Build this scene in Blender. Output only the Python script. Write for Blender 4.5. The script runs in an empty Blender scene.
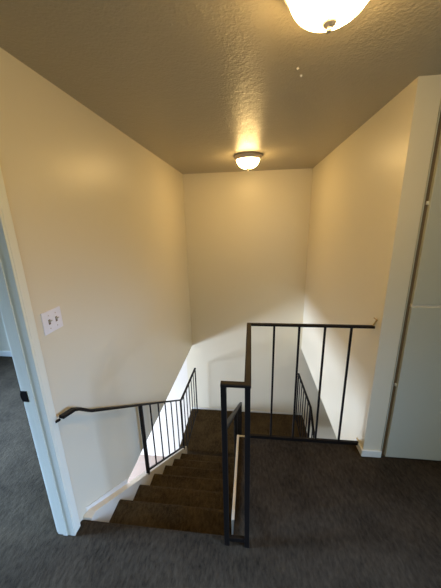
import bpy, bmesh, math, random
from mathutils import Vector, Matrix
random.seed(7)
C = bpy.context.scene.collection
S = bpy.context.scene

# ------------------------------------------------------------------ dimensions (metres; upper floor = 0)
F_PX, PITCH, YAW, ROLL, CAMH = 262.0, .2663, .1187, -.0238, 1.7343
XL, XR, YB, YR = -1.016, .854, 4.135, 1.710
H, ZB, ZL, ZF = 2.44, -.344, -1.658, -2.86      # ceiling, slab underside, mid landing, lower floor
XE, YE, Y0 = -.089, 1.804, 1.0905
RISE, RUN = .235, .3047
YLAND = Y0 + 7*RUN
LX0, LX1 = -1.10, .95                            # landing
SW = -.956                                       # stringer inner face

# ------------------------------------------------------------------ materials
def nm(name):
    m = bpy.data.materials.new(name); m.use_nodes = True
    return m, m.node_tree.nodes, m.node_tree.links, m.node_tree.nodes['Principled BSDF']

def mat_paint(name, col, rough, scale, bump, dist=.002, rough_var=.0, spec=.5):
    m, n, l, b = nm(name)
    b.inputs['Base Color'].default_value = (*col, 1)
    b.inputs['Roughness'].default_value = rough
    b.inputs['Specular IOR Level'].default_value = spec
    t = n.new('ShaderNodeTexCoord')
    no = n.new('ShaderNodeTexNoise'); no.inputs['Scale'].default_value = scale; no.inputs['Detail'].default_value = 3
    no2 = n.new('ShaderNodeTexNoise'); no2.inputs['Scale'].default_value = scale*.27; no2.inputs['Detail'].default_value = 2
    ad = n.new('ShaderNodeMath'); ad.operation = 'ADD'
    l.new(t.outputs['Object'], no.inputs['Vector']); l.new(t.outputs['Object'], no2.inputs['Vector'])
    l.new(no.outputs['Fac'], ad.inputs[0]); l.new(no2.outputs['Fac'], ad.inputs[1])
    bp = n.new('ShaderNodeBump'); bp.inputs['Strength'].default_value = bump; bp.inputs['Distance'].default_value = dist
    l.new(ad.outputs[0], bp.inputs['Height']); l.new(bp.outputs['Normal'], b.inputs['Normal'])
    return m

def mat_plain(name, col, rough=.5, metal=0., spec=.5):
    m, n, l, b = nm(name)
    t = n.new('ShaderNodeTexCoord'); no = n.new('ShaderNodeTexNoise'); no.inputs['Scale'].default_value = 14
    l.new(t.outputs['Object'], no.inputs['Vector'])
    mx = n.new('ShaderNodeMix'); mx.data_type = 'RGBA'
    mx.inputs['A'].default_value = (*[c*.93 for c in col], 1); mx.inputs['B'].default_value = (*[min(1, c*1.05) for c in col], 1)
    l.new(no.outputs['Fac'], mx.inputs['Factor']); l.new(mx.outputs['Result'], b.inputs['Base Color'])
    b.inputs['Roughness'].default_value = rough; b.inputs['Metallic'].default_value = metal
    b.inputs['Specular IOR Level'].default_value = spec
    return m

def mat_carpet(name, c0, c1, ang=.9):
    m, n, l, b = nm(name)
    t = n.new('ShaderNodeTexCoord')
    mp = n.new('ShaderNodeMapping'); mp.inputs['Rotation'].default_value = (0, 0, ang); mp.inputs['Scale'].default_value = (1, .42, 1)
    l.new(t.outputs['Object'], mp.inputs['Vector'])
    a = n.new('ShaderNodeTexNoise'); a.inputs['Scale'].default_value = 60; a.inputs['Detail'].default_value = 4; a.inputs['Roughness'].default_value = .65
    f = n.new('ShaderNodeTexNoise'); f.inputs['Scale'].default_value = 420; f.inputs['Detail'].default_value = 2
    w = n.new('ShaderNodeTexNoise'); w.inputs['Scale'].default_value = 4.5; w.inputs['Detail'].default_value = 3
    l.new(mp.outputs[0], a.inputs['Vector']); l.new(t.outputs['Object'], f.inputs['Vector']); l.new(t.outputs['Object'], w.inputs['Vector'])
    s1 = n.new('ShaderNodeMath'); s1.operation = 'MULTIPLY_ADD'; s1.inputs[1].default_value = .55
    l.new(a.outputs['Fac'], s1.inputs[0]); 
    s0 = n.new('ShaderNodeMath'); s0.operation = 'MULTIPLY'; s0.inputs[1].default_value = .45
    l.new(f.outputs['Fac'], s0.inputs[0]); l.new(s0.outputs[0], s1.inputs[2])
    s2 = n.new('ShaderNodeMath'); s2.operation = 'MULTIPLY_ADD'; s2.inputs[1].default_value = .35
    l.new(w.outputs['Fac'], s2.inputs[0]); l.new(s1.outputs[0], s2.inputs[2])
    r = n.new('ShaderNodeValToRGB'); r.color_ramp.elements[0].position = .48; r.color_ramp.elements[1].position = .88
    r.color_ramp.elements[0].color = (*c0, 1); r.color_ramp.elements[1].color = (*c1, 1)
    l.new(s2.outputs[0], r.inputs['Fac']); l.new(r.outputs['Color'], b.inputs['Base Color'])
    b.inputs['Roughness'].default_value = .95; b.inputs['Specular IOR Level'].default_value = .05
    b.inputs['Sheen Weight'].default_value = .05; b.inputs['Sheen Tint'].default_value = (.9, .75, .55, 1); b.inputs['Sheen Roughness'].default_value = .5
    bp = n.new('ShaderNodeBump'); bp.inputs['Strength'].default_value = .9; bp.inputs['Distance'].default_value = .022
    l.new(s1.outputs[0], bp.inputs['Height']); l.new(bp.outputs['Normal'], b.inputs['Normal'])
    return m

def mat_tile(name):
    m, n, l, b = nm(name)
    t = n.new('ShaderNodeTexCoord'); br = n.new('ShaderNodeTexBrick')
    br.offset = 0; br.inputs['Scale'].default_value = 1; br.inputs['Brick Width'].default_value = .33; br.inputs['Row Height'].default_value = .33
    br.inputs['Mortar Size'].default_value = .006
    br.inputs['Color1'].default_value = (.38, .29, .23, 1); br.inputs['Color2'].default_value = (.35, .27, .22, 1); br.inputs['Mortar'].default_value = (.38, .31, .26, 1)
    l.new(t.outputs['Object'], br.inputs['Vector']); l.new(br.outputs['Color'], b.inputs['Base Color'])
    b.inputs['Roughness'].default_value = .35
    return m

WALL = mat_paint('cream_wall_paint', (.755, .69, .52), .36, 150, .18, .0025, spec=.5)
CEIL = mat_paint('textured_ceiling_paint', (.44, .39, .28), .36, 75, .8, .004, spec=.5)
TRIM = mat_paint('white_trim_paint', (.80, .79, .71), .35, 40, .03, .001)
CASING = mat_paint('pale_green_white_casing_paint', (.84, .84, .70), .35, 40, .03, .001)
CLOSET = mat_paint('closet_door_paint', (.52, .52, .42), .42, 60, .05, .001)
CREAM = mat_paint('cream_stringer_paint', (.74, .67, .53), .3, 40, .03, .001)
CARPET = mat_carpet('brown_carpet', (.007, .005, .003), (.088, .064, .038))
STAIRC = mat_carpet('brown_stair_carpet', (.016, .010, .004), (.120, .080, .034), .2)
IRON = mat_plain('black_brown_painted_iron', (.009, .007, .006), .5, .0, .18)
NICKEL = mat_plain('brushed_nickel', (.60, .53, .45), .45, .35)
PLATE = mat_plain('white_switch_plastic', (.86, .84, .86), .35)
TOGGLE = mat_plain('ivory_toggle', (.55, .50, .40), .4)
DARKGAP = mat_plain('brown_closet_reveal', (.17, .12, .065), .7)
TILE = mat_tile('tan_floor_tile')
BRASS = mat_plain('dull_brass_hardware', (.45, .33, .14), .45, .7)
WALL_DAYLIT = mat_paint('cream_wall_paint_daylit', (.79, .74, .64), .5, 150, .15, .002)  # same wall paint, whitened so the colour carries the lower room's cool daylight

def mat_glow(name, col, strength):
    m, n, l, b = nm(name)
    b.inputs['Base Color'].default_value = (.9, .86, .78, 1); b.inputs['Roughness'].default_value = .3
    t = n.new('ShaderNodeTexCoord'); no = n.new('ShaderNodeTexNoise'); no.inputs['Scale'].default_value = 7; no.inputs['Distortion'].default_value = 1.5
    l.new(t.outputs['Object'], no.inputs['Vector'])
    mx = n.new('ShaderNodeMix'); mx.data_type = 'RGBA'
    mx.inputs['A'].default_value = (*col, 1); mx.inputs['B'].default_value = (col[0], col[1]*.93, col[2]*.8, 1)
    l.new(no.outputs['Fac'], mx.inputs['Factor']); l.new(mx.outputs['Result'], b.inputs['Emission Color'])
    b.inputs['Emission Strength'].default_value = strength
    return m
GLOW1 = mat_glow('lit_frosted_glass', (1, .675, .275), 53.0)
GLASS, gn, gl, gb = nm('window_glass')
gb.inputs['Transmission Weight'].default_value = 1; gb.inputs['Roughness'].default_value = 0; gb.inputs['IOR'].default_value = 1.45

# ------------------------------------------------------------------ mesh helpers
def box(bm, x0, x1, y0, y1, z0, z1):
    v = [bm.verts.new((x, y, z)) for x in (x0, x1) for y in (y0, y1) for z in (z0, z1)]
    for f in ((0,1,3,2), (4,6,7,5), (0,4,5,1), (2,3,7,6), (0,2,6,4), (1,5,7,3)):
        bm.faces.new([v[i] for i in f])

def bar(bm, a, b, w, h, up=(0, 0, 1)):
    """rectangular bar from a to b; w across, h along the up side"""
    a, b = Vector(a), Vector(b); d = (b-a).normalized(); up = Vector(up)
    s = d.cross(up)
    if s.length < 1e-4: s = Vector((1, 0, 0))
    s.normalize(); u = s.cross(d).normalized()
    vs = []
    for p in (a, b):
        for i, j in ((-1,-1), (1,-1), (1,1), (-1,1)):
            vs.append(bm.verts.new(p + s*(w/2*i) + u*(h/2*j)))
    for k in range(4):
        bm.faces.new((vs[k], vs[(k+1) % 4], vs[4+(k+1) % 4], vs[4+k]))
    bm.faces.new(vs[3::-1]); bm.faces.new(vs[4:])

def path(bm, pts, w, h):
    """a mitred rail of rounded rectangular section along pts, section kept vertical"""
    pts = [Vector(p) for p in pts]
    r = min(w, h)*.3; sec = []
    for cx, cz, a0 in ((w/2-r, h/2-r, 0), (-w/2+r, h/2-r, 90), (-w/2+r, -h/2+r, 180), (w/2-r, -h/2+r, 270)):
        for k in range(3):
            a = math.radians(a0+45*k); sec.append((cx+r*math.cos(a), cz+r*math.sin(a)))
    rings = []
    for i, p in enumerate(pts):
        d0 = (pts[i]-pts[i-1]).normalized() if i else (pts[1]-pts[0]).normalized()
        d1 = (pts[i+1]-pts[i]).normalized() if i < len(pts)-1 else d0
        d = (d0+d1).normalized(); s = d.cross(Vector((0, 0, 1))).normalized(); u = s.cross(d).normalized()
        c = max(.3, d.dot(d1)); k2 = 1/c
        horiz = abs(d0.z-d1.z) < 1e-3
        rings.append([bm.verts.new(p + s*(x*(k2 if horiz else 1)) + u*(z*(1 if horiz else k2))) for x, z in sec])
    n = len(sec)
    for a, b in zip(rings, rings[1:]):
        for k in range(n): bm.faces.new((a[k], a[(k+1) % n], b[(k+1) % n], b[k]))
    bm.faces.new(rings[0][::-1]); bm.faces.new(rings[-1])

def prism(bm, prof, axis, a, b):
    """closed profile of (u,v) swept along axis ('x': u=y,v=z ; 'y': u=x,v=z ; 'z': u=x,v=y)"""
    def P(u, v, t): return {'x': (t, u, v), 'y': (u, t, v), 'z': (u, v, t)}[axis]
    A = [bm.verts.new(P(u, v, a)) for u, v in prof]; B = [bm.verts.new(P(u, v, b)) for u, v in prof]
    n = len(prof)
    for k in range(n): bm.faces.new((A[k], A[(k+1) % n], B[(k+1) % n], B[k]))
    bm.faces.new(A[::-1]); bm.faces.new(B)

def lathe(bm, prof, cx, cy, seg=48):
    rings = []
    for r, z in prof:
        if r < 1e-5: rings.append([bm.verts.new((cx, cy, z))])
        else: rings.append([bm.verts.new((cx+r*math.cos(2*math.pi*k/seg), cy+r*math.sin(2*math.pi*k/seg), z)) for k in range(seg)])
    for a, b in zip(rings, rings[1:]):
        for k in range(seg):
            q = (k+1) % seg
            if len(a) == 1 and len(b) == 1: continue
            if len(a) == 1: bm.faces.new((a[0], b[k], b[q]))
            elif len(b) == 1: bm.faces.new((a[k], a[q], b[0]))
            else: bm.faces.new((a[k], a[q], b[q], b[k]))

def obj(name, bm, m, parent=None, bevel=0, smooth=False, seg=2):
    bmesh.ops.recalc_face_normals(bm, faces=bm.faces)
    me = bpy.data.meshes.new(name); bm.to_mesh(me); bm.free(); me.materials.append(m)
    o = bpy.data.objects.new(name, me); C.objects.link(o)
    if parent:
        o.parent = parent; o.matrix_parent_inverse = Matrix.Translation(-parent.location)
    if smooth:
        for p in me.polygons: p.use_smooth = True
    if bevel:
        md = o.modifiers.new('bevel', 'BEVEL'); md.width = bevel; md.segments = seg; md.limit_method = 'ANGLE'
    return o

def bxo(name, m, parent, *b, bevel=0):
    bm = bmesh.new(); box(bm, *b); return obj(name, bm, m, parent, bevel)

def struct(name, bm, m, bevel=0, label=None, cat=None):
    o = obj(name, bm, m, None, bevel); o['kind'] = 'structure'
    if label: o['label'] = label
    if cat: o['category'] = cat
    return o

def sbox(name, m, *boxes, bevel=0, label=None, cat=None):
    bm = bmesh.new()
    for b in boxes: box(bm, *b)
    return struct(name, bm, m, bevel, label, cat)

def thing(name, label, cat, loc, group=None):
    o = bpy.data.objects.new(name, None); C.objects.link(o); o.location = loc; o.empty_display_size = .1
    o['label'] = label; o['category'] = cat
    if group: o['group'] = group
    return o

# ------------------------------------------------------------------ room shell
T = .12; TL = .088
X_FAR, Y_NEAR = 3.0, -2.6                 # hall behind the camera
LRX, LRY0, LRY1 = -4.4, -2.6, 2.95        # bedroom beyond the left wall
LOX0, LOX1, LOY0 = -4.6, 3.2, -2.6        # lower level
DY0, DY1, DZ = .05, 1.0, 2.03             # door opening in the left wall

# upper floor slabs
bm = bmesh.new()
def rounded_floor():
    # hall floor: rolls over the top stair nosing
    r = .03
    prof = [(Y_NEAR, 0), (Y0-r, 0)]
    for k in range(1, 6):
        a = math.pi/2 - k*math.pi/6*1.0
        prof.append((Y0-r+r*math.cos(a), -r+r*math.sin(a)))
    prof += [(Y0-.012, -.05), (Y0-.022, ZB+.02), (Y0-.022, ZB), (Y_NEAR, ZB)]
    return prof
prism(bm, rounded_floor(), 'x', XL, XE)
box(bm, XE, X_FAR, Y_NEAR, YR+.0, ZB, 0)
box(bm, XE, XR, YR, YE, ZB, 0)
struct('floor', bm, CARPET, label='dark brown carpet of the upper hall, up to the stairs and guard rail', cat='floor')
sbox('floor_bedroom', CARPET, (LRX, XL-TL-.003, LRY0, LRY1, ZB, 0), (XL-TL-.004, XL-.0005, DY0, DY1, ZB, -.0005), label='dark carpet of the room beyond the left doorway, lit blue', cat='floor')
bmL = bmesh.new(); box(bmL, LX0, LX1, YLAND-.03, YB, ZL-.25, ZL)
struct('floor_landing', bmL, STAIRC, .02, label='brown carpeted mid landing at the foot of the stairs by the far wall', cat='landing')
sbox('floor_lower', TILE, (LOX0-T, LOX1+T, LOY0, YB, ZF-.1, ZF), label='tan tiled floor of the lower level seen past the stair', cat='floor')

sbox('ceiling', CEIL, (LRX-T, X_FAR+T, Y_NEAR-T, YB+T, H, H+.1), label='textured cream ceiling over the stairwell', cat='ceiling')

# walls
sbox('wall_lower_back', WALL_DAYLIT, (LOX0-T, XL-.12, YB, YB+T, ZF-.1, H))
sbox('wall_back', WALL, (XL-.12, LOX1+T, YB, YB+T, ZF-.1, H), label='tall far wall of the stairwell behind the landing', cat='wall')
sbox('wall_left', WALL, (XL-TL, XL, DY1, YB, ZB, H), (XL-TL, XL, DY0, DY1, DZ, H), (XL-TL, XL, Y_NEAR, DY0, 0, H),
     (XL-TL, XL, .9, 1.50, ZB-.4, ZB), label='cream wall left of the stairs with the light switch', cat='wall')
sbox('wall_right', WALL, (XR, XR+.125, YR, YB, ZB, H), label='cream wall right of the stairwell where the guard rail ends', cat='wall')
sbox('wall_closet', WALL, (XR+.125, X_FAR, YR+.62, YR+.62+T, 0, H), (X_FAR-.6, X_FAR, YR, YR+.05, 0, H))
sbox('wall_bedroom_end', WALL, (LRX, XL-TL, LRY1, LRY1+T, 0, H))
sbox('wall_bedroom_side', WALL, (LRX-T, LRX, LRY0, .0, 0, H), (LRX-T, LRX, 1.5, LRY1, 0, H), (LRX-T, LRX, .0, 1.5, 0, .9), (LRX-T, LRX, .0, 1.5, 2.1, H))
sbox('wall_near', WALL, (LOX0-T, .2, Y_NEAR-T, Y_NEAR, ZF, H), (1.4, X_FAR+T, Y_NEAR-T, Y_NEAR, ZF, H), (.2, 1.4, Y_NEAR-T, Y_NEAR, ZF, .9), (.2, 1.4, Y_NEAR-T, Y_NEAR, 2.1, H))
sbox('wall_hall_side', WALL, (X_FAR, X_FAR+T, Y_NEAR, -.9, 0, H), (X_FAR, X_FAR+T, .5, YR+.74, 0, H), (X_FAR, X_FAR+T, -.9, .5, 0, 1.1), (X_FAR, X_FAR+T, -.9, .5, 2.2, H))
sbox('wall_lower_left', WALL_DAYLIT, (LOX0-T, LOX0, LOY0, 1.9, ZF, ZB), (LOX0-T, LOX0, 3.7, YB, ZF, ZB),
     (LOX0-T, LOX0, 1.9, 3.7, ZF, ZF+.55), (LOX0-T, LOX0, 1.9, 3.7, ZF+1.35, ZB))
sbox('wall_lower_right', WALL_DAYLIT, (LOX1, LOX1+T, LOY0, YB, ZF, ZB))
# lower ceilings either side of the well
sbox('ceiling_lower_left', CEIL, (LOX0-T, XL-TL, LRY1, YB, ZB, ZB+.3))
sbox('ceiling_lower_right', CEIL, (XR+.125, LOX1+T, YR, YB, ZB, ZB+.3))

# window openings that bring the daylight (frame + pane)
def window(name, axis_x, y0, y1, z0, z1, swap=False):
    bm = bmesh.new(); w = .05; xa, xb = axis_x
    for b in ((y0, y0+w, z0, z1), (y1-w, y1, z0, z1), (y0, y1, z0, z0+w), (y0, y1, z1-w, z1), ((y0+y1)/2-.02, (y0+y1)/2+.02, z0, z1)):
        box(bm, *((b[0], b[1], xa, xb) if swap else (xa, xb, b[0], b[1])), b[2], b[3])
    o = struct(name, bm, TRIM)
    return o
window('window_1', (X_FAR+.03, X_FAR+.09), -.1-.8, 1.3-.8, 1.1, 2.2)
window('window_2', (LRX-.09, LRX-.03), .0, 1.5, .9, 2.1)
window('window_3', (LOX0-.09, LOX0-.03), 1.9, 3.7, ZF+.55, ZF+1.35)

window('window_4', (Y_NEAR-.09, Y_NEAR-.03), .2, 1.4, .9, 2.1, True)

# door frame on the left
frame = bmesh.new()
box(frame, XL-TL-.002, XL+.016, DY1-.010, DY1+.002, 0, DZ)          # far jamb lining
box(frame, XL-TL-.002, XL+.002, DY0, DY0+.018, 0, DZ)
box(frame, XL-TL-.002, XL+.002, DY0, DY1, DZ-.018, DZ)
box(frame, XL-.055, XL-.028, DY1-.014, DY1-.010, 0, DZ)            # stop
struct('trim_1', frame, CASING, .002, 'pale jamb of the doorway at the left edge', 'door frame')
cas = bmesh.new()
box(cas, XL, XL+.016, DY1+.002, DY1+.045, 0, DZ+.06); box(cas, XL, XL+.016, DY0-.06, DY0+.005, 0, DZ+.06); box(cas, XL, XL+.016, DY0, DY1, DZ, DZ+.06)
box(cas, XL-TL-.014, XL-TL, DY1-.005, DY1+.06, 0, DZ+.06)
struct('trim_2', cas, CASING, .005, 'pale casing board around the doorway at the left edge', 'door casing')
st = thing('strike_plate', 'small dark metal strike plate on the left door jamb', 'strike plate', (XL-.085, DY1-.02, .93))
bxo('plate', IRON, st, XL-.098, XL-.062, DY1-.013, DY1-.010, .905, .965, bevel=.001)
bxo('latch_lip', IRON, st, XL-.100, XL-.096, DY1-.014, DY1-.010, .92, .95, bevel=.001)

# baseboards
sbox('baseboard_back', TRIM, (LX0, LX1, YB-.012, YB, ZL, ZL+.035), label='thin pale baseboard along the far wall at the landing', cat='baseboard', bevel=.003)
sbox('baseboard_right', TRIM, (XR-.014, XR, YR-.0, YE+.02, 0, .055), (XR-.014, XR+.128, YR-.014, YR, 0, .055), bevel=.003,
     label='short white baseboard wrapping the wall corner beside the closet', cat='baseboard')
sbox('baseboard_bedroom', TRIM, (LRX, XL-TL, LRY1-.012, LRY1, 0, .08), bevel=.003)
sbox('trim_3', CREAM, (XE-.016, XE+.002, Y0+.07, YE+.014, ZB, .008), bevel=.003, label='narrow cream edge board along the stair side of the hall floor', cat='trim')
sbox('trim_4', CREAM, (XE-.016, XR-.014, YE-.001, YE+.014, ZB, .006), bevel=.003, label='cream edge board below the guard rail', cat='trim')

# ------------------------------------------------------------------ stair flights
def tread_profile(yb, yn, z, depth=.25):
    """one carpeted step: yb back (under riser above), yn nosing, top z"""
    r = .030
    prof = [(yb, z), (yn-r, z)]
    for k in range(1, 7):
        a = math.pi/2 - k*math.pi/6
        prof.append((yn-r+r*math.cos(a), z-r+r*math.sin(a)))
    prof += [(yn-.014, z-.055), (yn-.040, z-.075), (yn-.042, z-depth), (yb, z-depth)]
    return prof
def carpet_step(parent, yb, yn, z, x0, x1, sgn=1, depth=.25):
    bm = bmesh.new()
    p = tread_profile(0, abs(yn-yb), z, depth)
    prism(bm, [(yb+sgn*u, v) for u, v in p], 'x', x0, x1)
    return obj('carpeted_step', bm, STAIRC, parent)

stair = thing('staircase', 'brown carpeted stair flight going down from the hall to the landing', 'stairs', (-.52, Y0, -.235))
for i in range(1, 7):
    carpet_step(stair, Y0+(i-1)*RUN-.022, Y0+i*RUN, -i*RISE, SW, XE-.016, 1, RISE+.03)
# last riser face down to the landing is the sixth step itself
def zline(y, off): return -(y-Y0)*RISE/RUN + off
bm = bmesh.new()
ya, yb_ = Y0-.005, YLAND-.04
prism(bm, [(ya, zline(ya, .0)+.003), (ya+.05, .0), (yb_, zline(yb_, .045)), (yb_, ZL), (yb_-.1, zline(yb_, -.30)), (ya, zline(ya, -.34))], 'x', XL+.002, SW)
o = obj('stringer', bm, CREAM, stair, .003); o['label'] = 'cream painted sloping stringer board along the left side'
bm = bmesh.new()
prism(bm, [(Y0+.03, zline(Y0+.03, .06)), (Y0+.50, zline(Y0+.50, .085)), (Y0+.50, zline(Y0+.50, .02)), (Y0+.03, zline(Y0+.03, .02))], 'x', XL, XL+.007)
obj('skirt_board', bm, TRIM, stair, .002)
bm = bmesh.new()
prism(bm, [(YLAND-.04, ZL), (YE-.1, zline(YE-.1, -.02)), (YE-.1, zline(YE-.1, -.3)), (YLAND-.04, ZL-.25)], 'x', XE-.015, XE+.01)
obj('inner_stringer', bm, CREAM, stair)

flight = thing('staircase', 'lower flight running down from the landing beneath the hall floor', 'stairs', (.4, YLAND, ZL))
for j in range(1, 5):
    carpet_step(flight, YLAND+.02-(j-1)*RUN, YLAND-j*RUN, ZL-j*RISE, XE+.03, .86, -1, RISE+.03)
bm = bmesh.new(); ye2 = YLAND-4*RUN
prism(bm, [(YLAND, ZL), (YLAND, ZL-.25), (ye2, ZF), (ye2-.02, ZF+.28)], 'x', .86, .90)
obj('stringer', bm, CREAM, flight)

# ------------------------------------------------------------------ railings
POST, BAL = .026, .013
def post(parent, x, y, z0, z1, w=POST, name='post'):
    bm = bmesh.new(); bar(bm, (x, y, z0), (x, y, z1), w, w, (0, 1, 0)); return obj(name, bm, IRON, parent, .002)
def rail(parent, pts, w=.034, h=.020, name='handrail'):
    bm = bmesh.new(); path(bm, pts, w, h); return obj(name, bm, IRON, parent)
def straight(parent, a, b, w, h, name='bottom_rail'):
    bm = bmesh.new(); bar(bm, a, b, w, h); return obj(name, bm, IRON, parent, .001)

# guard rail around the hall floor
G = thing('guard_railing', 'black iron guard railing on the hall floor edge, ending at the right wall', 'railing', (.4, YE, 0))
XA, XB, YA = -.121, -.010, 1.043
YG = YE-.025; GT = 1.02
post(G, XB, YA, 0, GT-.008); post(G, XB, YG, 0, GT-.008, .022)
post(G, XA, YA, 0, GT-.008)
rail(G, [(XA-.013, YA, GT), (XB, YA, GT), (XB, YG, GT), (XR-.012, YG, GT)], .032, .018)
straight(G, (XB, YG, .042), (XR-.004, YG, .042), .020, .026)
straight(G, (XB, YA, .042), (XB, YG, .042), .020, .022)
straight(G, (XA, YA, .042), (XB, YA, .042), .018, .026)
for x in (.170, .345, .521, .697): post(G, x, YG, .05, GT-.008, .0145, 'baluster')
for k in range(1, 5): post(G, XB, YA+k*(YG-YA)/5, .05, GT-.008, .0145, 'baluster')
bm = bmesh.new(); bar(bm, (XR-.02, YG, GT+.004), (XR, YG, GT+.052), .008, .008); bar(bm, (XR-.001, YG-.012, GT+.052), (XR-.012, YG+.02, GT+.06), .006, .006)
o = obj('wall_bracket', bm, BRASS, G, .001); o['label'] = 'small dull brass wall bracket'

# stair handrails: left one starts on the wall and carries on level along the landing
SL = .7175
def hz(y): return .208 - (y-1.864)*SL
XLr = -.963
Lr = thing('stair_railing', 'black iron railing on the left of the stairs, from wall down along landing', 'railing', (XLr, 1.88, -.6))
y1, y2, y3 = 1.880, 3.055, 4.02
ztop = -.655
rail(Lr, [(XLr-.010, 1.045, .776), (XLr, 1.12, .762), (XLr, 1.16, .735), (XLr, 1.25, hz(1.25)), (XLr, y2, hz(y2)), (XLr, y2+.05, ztop-.02), (XLr, y2+.05+.02, ztop-.02), (XLr, y3+.012, -.735)], .034, .017)
post(Lr, XLr, y1, zline(y1, .03), hz(y1), .028); post(Lr, XLr, y2, zline(y2, .02), hz(y2), .024); post(Lr, XLr, y3, ZL, -.738, .020)
straight(Lr, (XLr, y1, zline(y1, .075)), (XLr, y2, zline(y2, .075)), .016, .018)
for k in range(1, 6):
    y = y1+k*(y2-y1)/6; post(Lr, XLr, y, zline(y, .075), hz(y), BAL, 'baluster')
straight(Lr, (XLr, y2, ZL+.05), (XLr, y3, ZL+.05), .014, .016, 'landing_bottom_rail')
for k in range(1, 6):
    y = y2+k*(y3-y2)/6; post(Lr, XLr, y, ZL+.05, -.66-.075*k/6, BAL, 'baluster')
bm = bmesh.new(); bar(bm, (XL, 1.035, .745), (XLr-.015, 1.035, .768), .012, .012); obj('wall_bracket', bm, IRON, Lr, .001)

# right stair handrail from the guard's end post
XRr = -.121
Rr = thing('stair_railing', 'black iron railing on the right of the stairs, running down from the twin posts', 'railing', (XRr, 1.9, -.6))
rail(Rr, [(XRr, YA+.013, hz(YA)-.03+.0), (XRr, y2+.012, hz(y2)+.0)], .030, .017)
post(Rr, XRr, 1.9, zline(1.70, 0)-.03, hz(1.9)-.01, .026); post(Rr, XRr, y2, zline(y2, -.03), hz(y2)-.005, .024)
for k in range(1, 6):
    y = 1.9+k*(y2-1.9)/6; post(Rr, XRr, y, zline(y, .075), hz(y)-.005, BAL, 'baluster')
straight(Rr, (XRr, 1.9, zline(1.9, .075)), (XRr, y2, zline(y2, .075)), .016, .018)

# railing at the right side of the landing, then down the lower flight
XQ = .806
Q = thing('stair_railing', 'black iron railing on the right edge of the landing, seen through the guard rail', 'railing', (XQ, 3.1, ZL))
rail(Q, [(XQ, 3.985+.01, -.735), (XQ, 3.09, -.672), (XQ, 2.0, -.672-(3.09-2.0)*RISE/RUN)], .032, .017)
post(Q, XQ, 3.985, ZL, -.74, .020); post(Q, XQ, 3.09, ZL-.3, -.68, .026)
straight(Q, (XQ, 3.985, ZL+.05), (XQ, 3.09, ZL+.05), .014, .016, 'landing_bottom_rail')
for k in range(1, 6):
    y = 3.09+k*(3.985-3.09)/6; post(Q, XQ, y, ZL+.05, -.675-.06*k/6, BAL, 'baluster')
for k in range(1, 6):
    y = 3.09-k*.175; post(Q, XQ, y, ZL-.08-(YLAND-y)*RISE/RUN, -.68-(3.09-y)*RISE/RUN, BAL, 'baluster')

# ------------------------------------------------------------------ closet to the right
K = thing('closet', 'built-in closet on the right with pale flat upper and lower doors', 'closet', (1.6, YR, 0))
cx0, cx1 = XR+.128, X_FAR-.6
bxo('frame', DARKGAP, K, cx0, cx1, YR+.012, YR+.03, .0, H-.0005)
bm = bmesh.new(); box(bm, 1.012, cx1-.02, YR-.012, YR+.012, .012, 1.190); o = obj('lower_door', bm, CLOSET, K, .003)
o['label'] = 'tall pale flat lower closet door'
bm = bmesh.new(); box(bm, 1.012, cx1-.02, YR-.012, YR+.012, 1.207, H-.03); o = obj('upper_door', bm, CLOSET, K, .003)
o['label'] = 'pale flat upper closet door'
bxo('shelf_edge', CREAM, K, 1.012, cx1-.02, YR-.004, YR+.012, 1.188, 1.209)
for z in (1.815, .62):
    bxo('hinge', TRIM, K, 1.000, 1.012, YR-.004, YR+.012, z-.010, z+.010, bevel=.003)
bxo('jamb_strip', CLOSET, K, cx0, cx0+.006, YR-.002, YR+.02, 0, H-.0005)

# ------------------------------------------------------------------ light switch
sy, sz = 1.160, 1.268; wx, wz = .0655, .0575
SWT = thing('light_switch', 'white double toggle light switch plate on the left wall', 'light switch', (XL, sy, sz))
bm = bmesh.new(); box(bm, XL, XL+.006, sy-wx, sy+wx, sz-wz, sz+wz); obj('cover_plate', bm, PLATE, SWT, .004, seg=3)
for d in (-.024, .024):
    bm = bmesh.new(); prism(bm, [(XL+.004, sz-.005), (XL+.020, sz+.006), (XL+.021, sz+.011), (XL+.004, sz+.008)], 'y', sy+d-.005, sy+d+.005)
    t = obj('toggle', bm, TOGGLE, SWT, .001)
    bxo('toggle_slot', DARKGAP, SWT, XL+.0055, XL+.0066, sy+d-.0065, sy+d+.0065, sz-.013, sz+.013)
    for e in (-.034, .034):
        bm = bmesh.new(); bmesh.ops.create_uvsphere(bm, u_segments=10, v_segments=6, radius=.0032, matrix=Matrix.Translation((XL+.006, sy+d, sz+e)))
        obj('screw', bm, NICKEL, SWT)

# ------------------------------------------------------------------ ceiling lamps
def lamp(x, y, label):
    L = thing('ceiling_light', label, 'ceiling light', (x, y, H), 'flush ceiling lights')
    R = .156
    bm = bmesh.new(); lathe(bm, [(0, H), (R-.004, H), (R, H-.005), (R, H-.020), (R-.006, H-.030), (R-.016, H-.042), (R-.024, H-.048), (R-.030, H-.040), (0, H-.034)], x, y); obj('rim', bm, NICKEL, L, smooth=True)
    bm = bmesh.new(); pr = []
    r0, dp = R-.030, .090
    for k in range(15):
        a = k/14*math.pi/2; pr.append((r0*math.cos(a)**.8 if k < 14 else 0, H-.044-dp*math.sin(a)**1.15))
    lathe(bm, pr, x, y, 64); obj('glass_dome', bm, GLOW1, L, smooth=True)
    zt = H-.044-dp
    bm = bmesh.new(); lathe(bm, [(0, zt+.006), (.018, zt+.004), (.022, zt-.002), (.018, zt-.010), (.009, zt-.014), (.006, zt-.017), (.009, zt-.022), (.006, zt-.028), (0, zt-.031)], x, y, 24)
    obj('finial', bm, NICKEL, L, smooth=True)
    return L
L1 = lamp(.228, 1.0, 'lit glass dome ceiling light cut by the top edge, nearest the closet')
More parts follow.
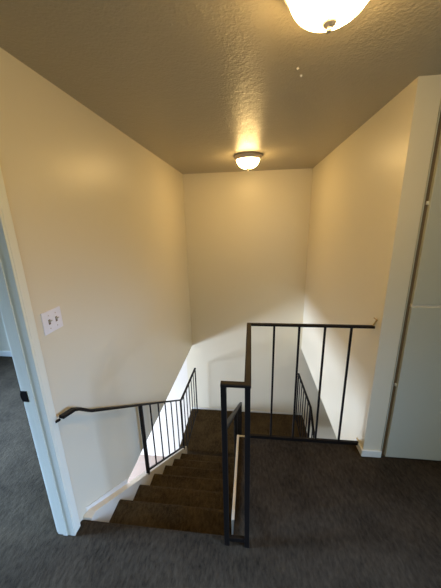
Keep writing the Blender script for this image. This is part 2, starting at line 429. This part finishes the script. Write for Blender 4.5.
L2 = lamp(-.04, 3.2, 'lit glass dome ceiling light over the stairwell near the far wall')

# two little paint specks / hooks on the ceiling
for i, (x, y) in enumerate(((.217, 1.531), (.245, 1.60))):
    bm = bmesh.new(); lathe(bm, [(0, H), (.006, H), (.006, H-.003), (.003, H-.006), (0, H-.009)], x, y, 14)
    o = obj('ceiling_hook', bm, PLATE, None, smooth=True); o['label'] = ('tiny white stub on the ceiling, brighter one nearer the big lamp', 'tiny dull white stub on the ceiling, farther from the big lamp')[i]; o['category'] = 'hook'; o['group'] = 'stubs on the ceiling'

# ------------------------------------------------------------------ light: daylight at the windows + lamps above
def area(name, loc, rot, sx, sy_, col, power):
    d = bpy.data.lights.new(name, 'AREA'); d.shape = 'RECTANGLE'; d.size = sx; d.size_y = sy_; d.color = col; d.energy = power
    o = bpy.data.objects.new(name, d); C.objects.link(o); o.location = loc; o.rotation_euler = rot; return o
P2 = math.pi/2
def aimed(name, loc, target, sx, sy_, col, power, spread):
    o = area(name, loc, (0, 0, 0), sx, sy_, col, power); o.data.spread = math.radians(spread)
    o.rotation_euler = (Vector(target)-Vector(loc)).to_track_quat('-Z', 'Y').to_euler(); return o
aimed('daylight_hall', (X_FAR-.3, -.4, 1.65), (-.6, .9, -.2), 1.0, .8, (.34, .56, 1), 19, 58)
aimed('daylight_bedroom', (LRX+.25, .75, 1.6), (-2.1, 1.5, 0), 1.2, 1.0, (.36, .58, 1), 170, 78)
area('daylight_lower', (LOX0+.02, 2.8, ZF+.95), (0, -P2, 0), .75, 1.7, (.60, .73, 1), 470)
area('daylight_near', (.8, Y_NEAR+.02, 1.5), (P2, 0, 0), 1.1, 1.1, (.72, .86, .84), 20)
W = bpy.data.worlds.new('sky'); S.world = W; W.use_nodes = True
W.node_tree.nodes['Background'].inputs[0].default_value = (.45, .6, .9, 1); W.node_tree.nodes['Background'].inputs[1].default_value = .6

# ------------------------------------------------------------------ camera
cp, sp, cy_, sy2 = math.cos(PITCH), math.sin(PITCH), math.cos(YAW), math.sin(YAW)
Fv = Vector((-sy2*cp, cy_*cp, -sp)); Rv = Vector((cy_, sy2, 0)); Uv = Rv.cross(Fv)
c, s_ = math.cos(ROLL), math.sin(ROLL)
R2 = Rv*c + Uv*s_; U2 = -Rv*s_ + Uv*c
cd = bpy.data.cameras.new('camera'); cam = bpy.data.objects.new('camera', cd); C.objects.link(cam)
cam.matrix_world = Matrix(((R2.x, U2.x, -Fv.x, 0), (R2.y, U2.y, -Fv.y, 0), (R2.z, U2.z, -Fv.z, CAMH), (0, 0, 0, 1)))
cd.sensor_fit = 'VERTICAL'; cd.sensor_height = 24; cd.lens = F_PX*24/588; cd.clip_start = .02
S.camera = cam
S.view_settings.view_transform = 'Standard'; S.view_settings.look = 'None'; S.view_settings.gamma = 1; S.view_settings.exposure = .08
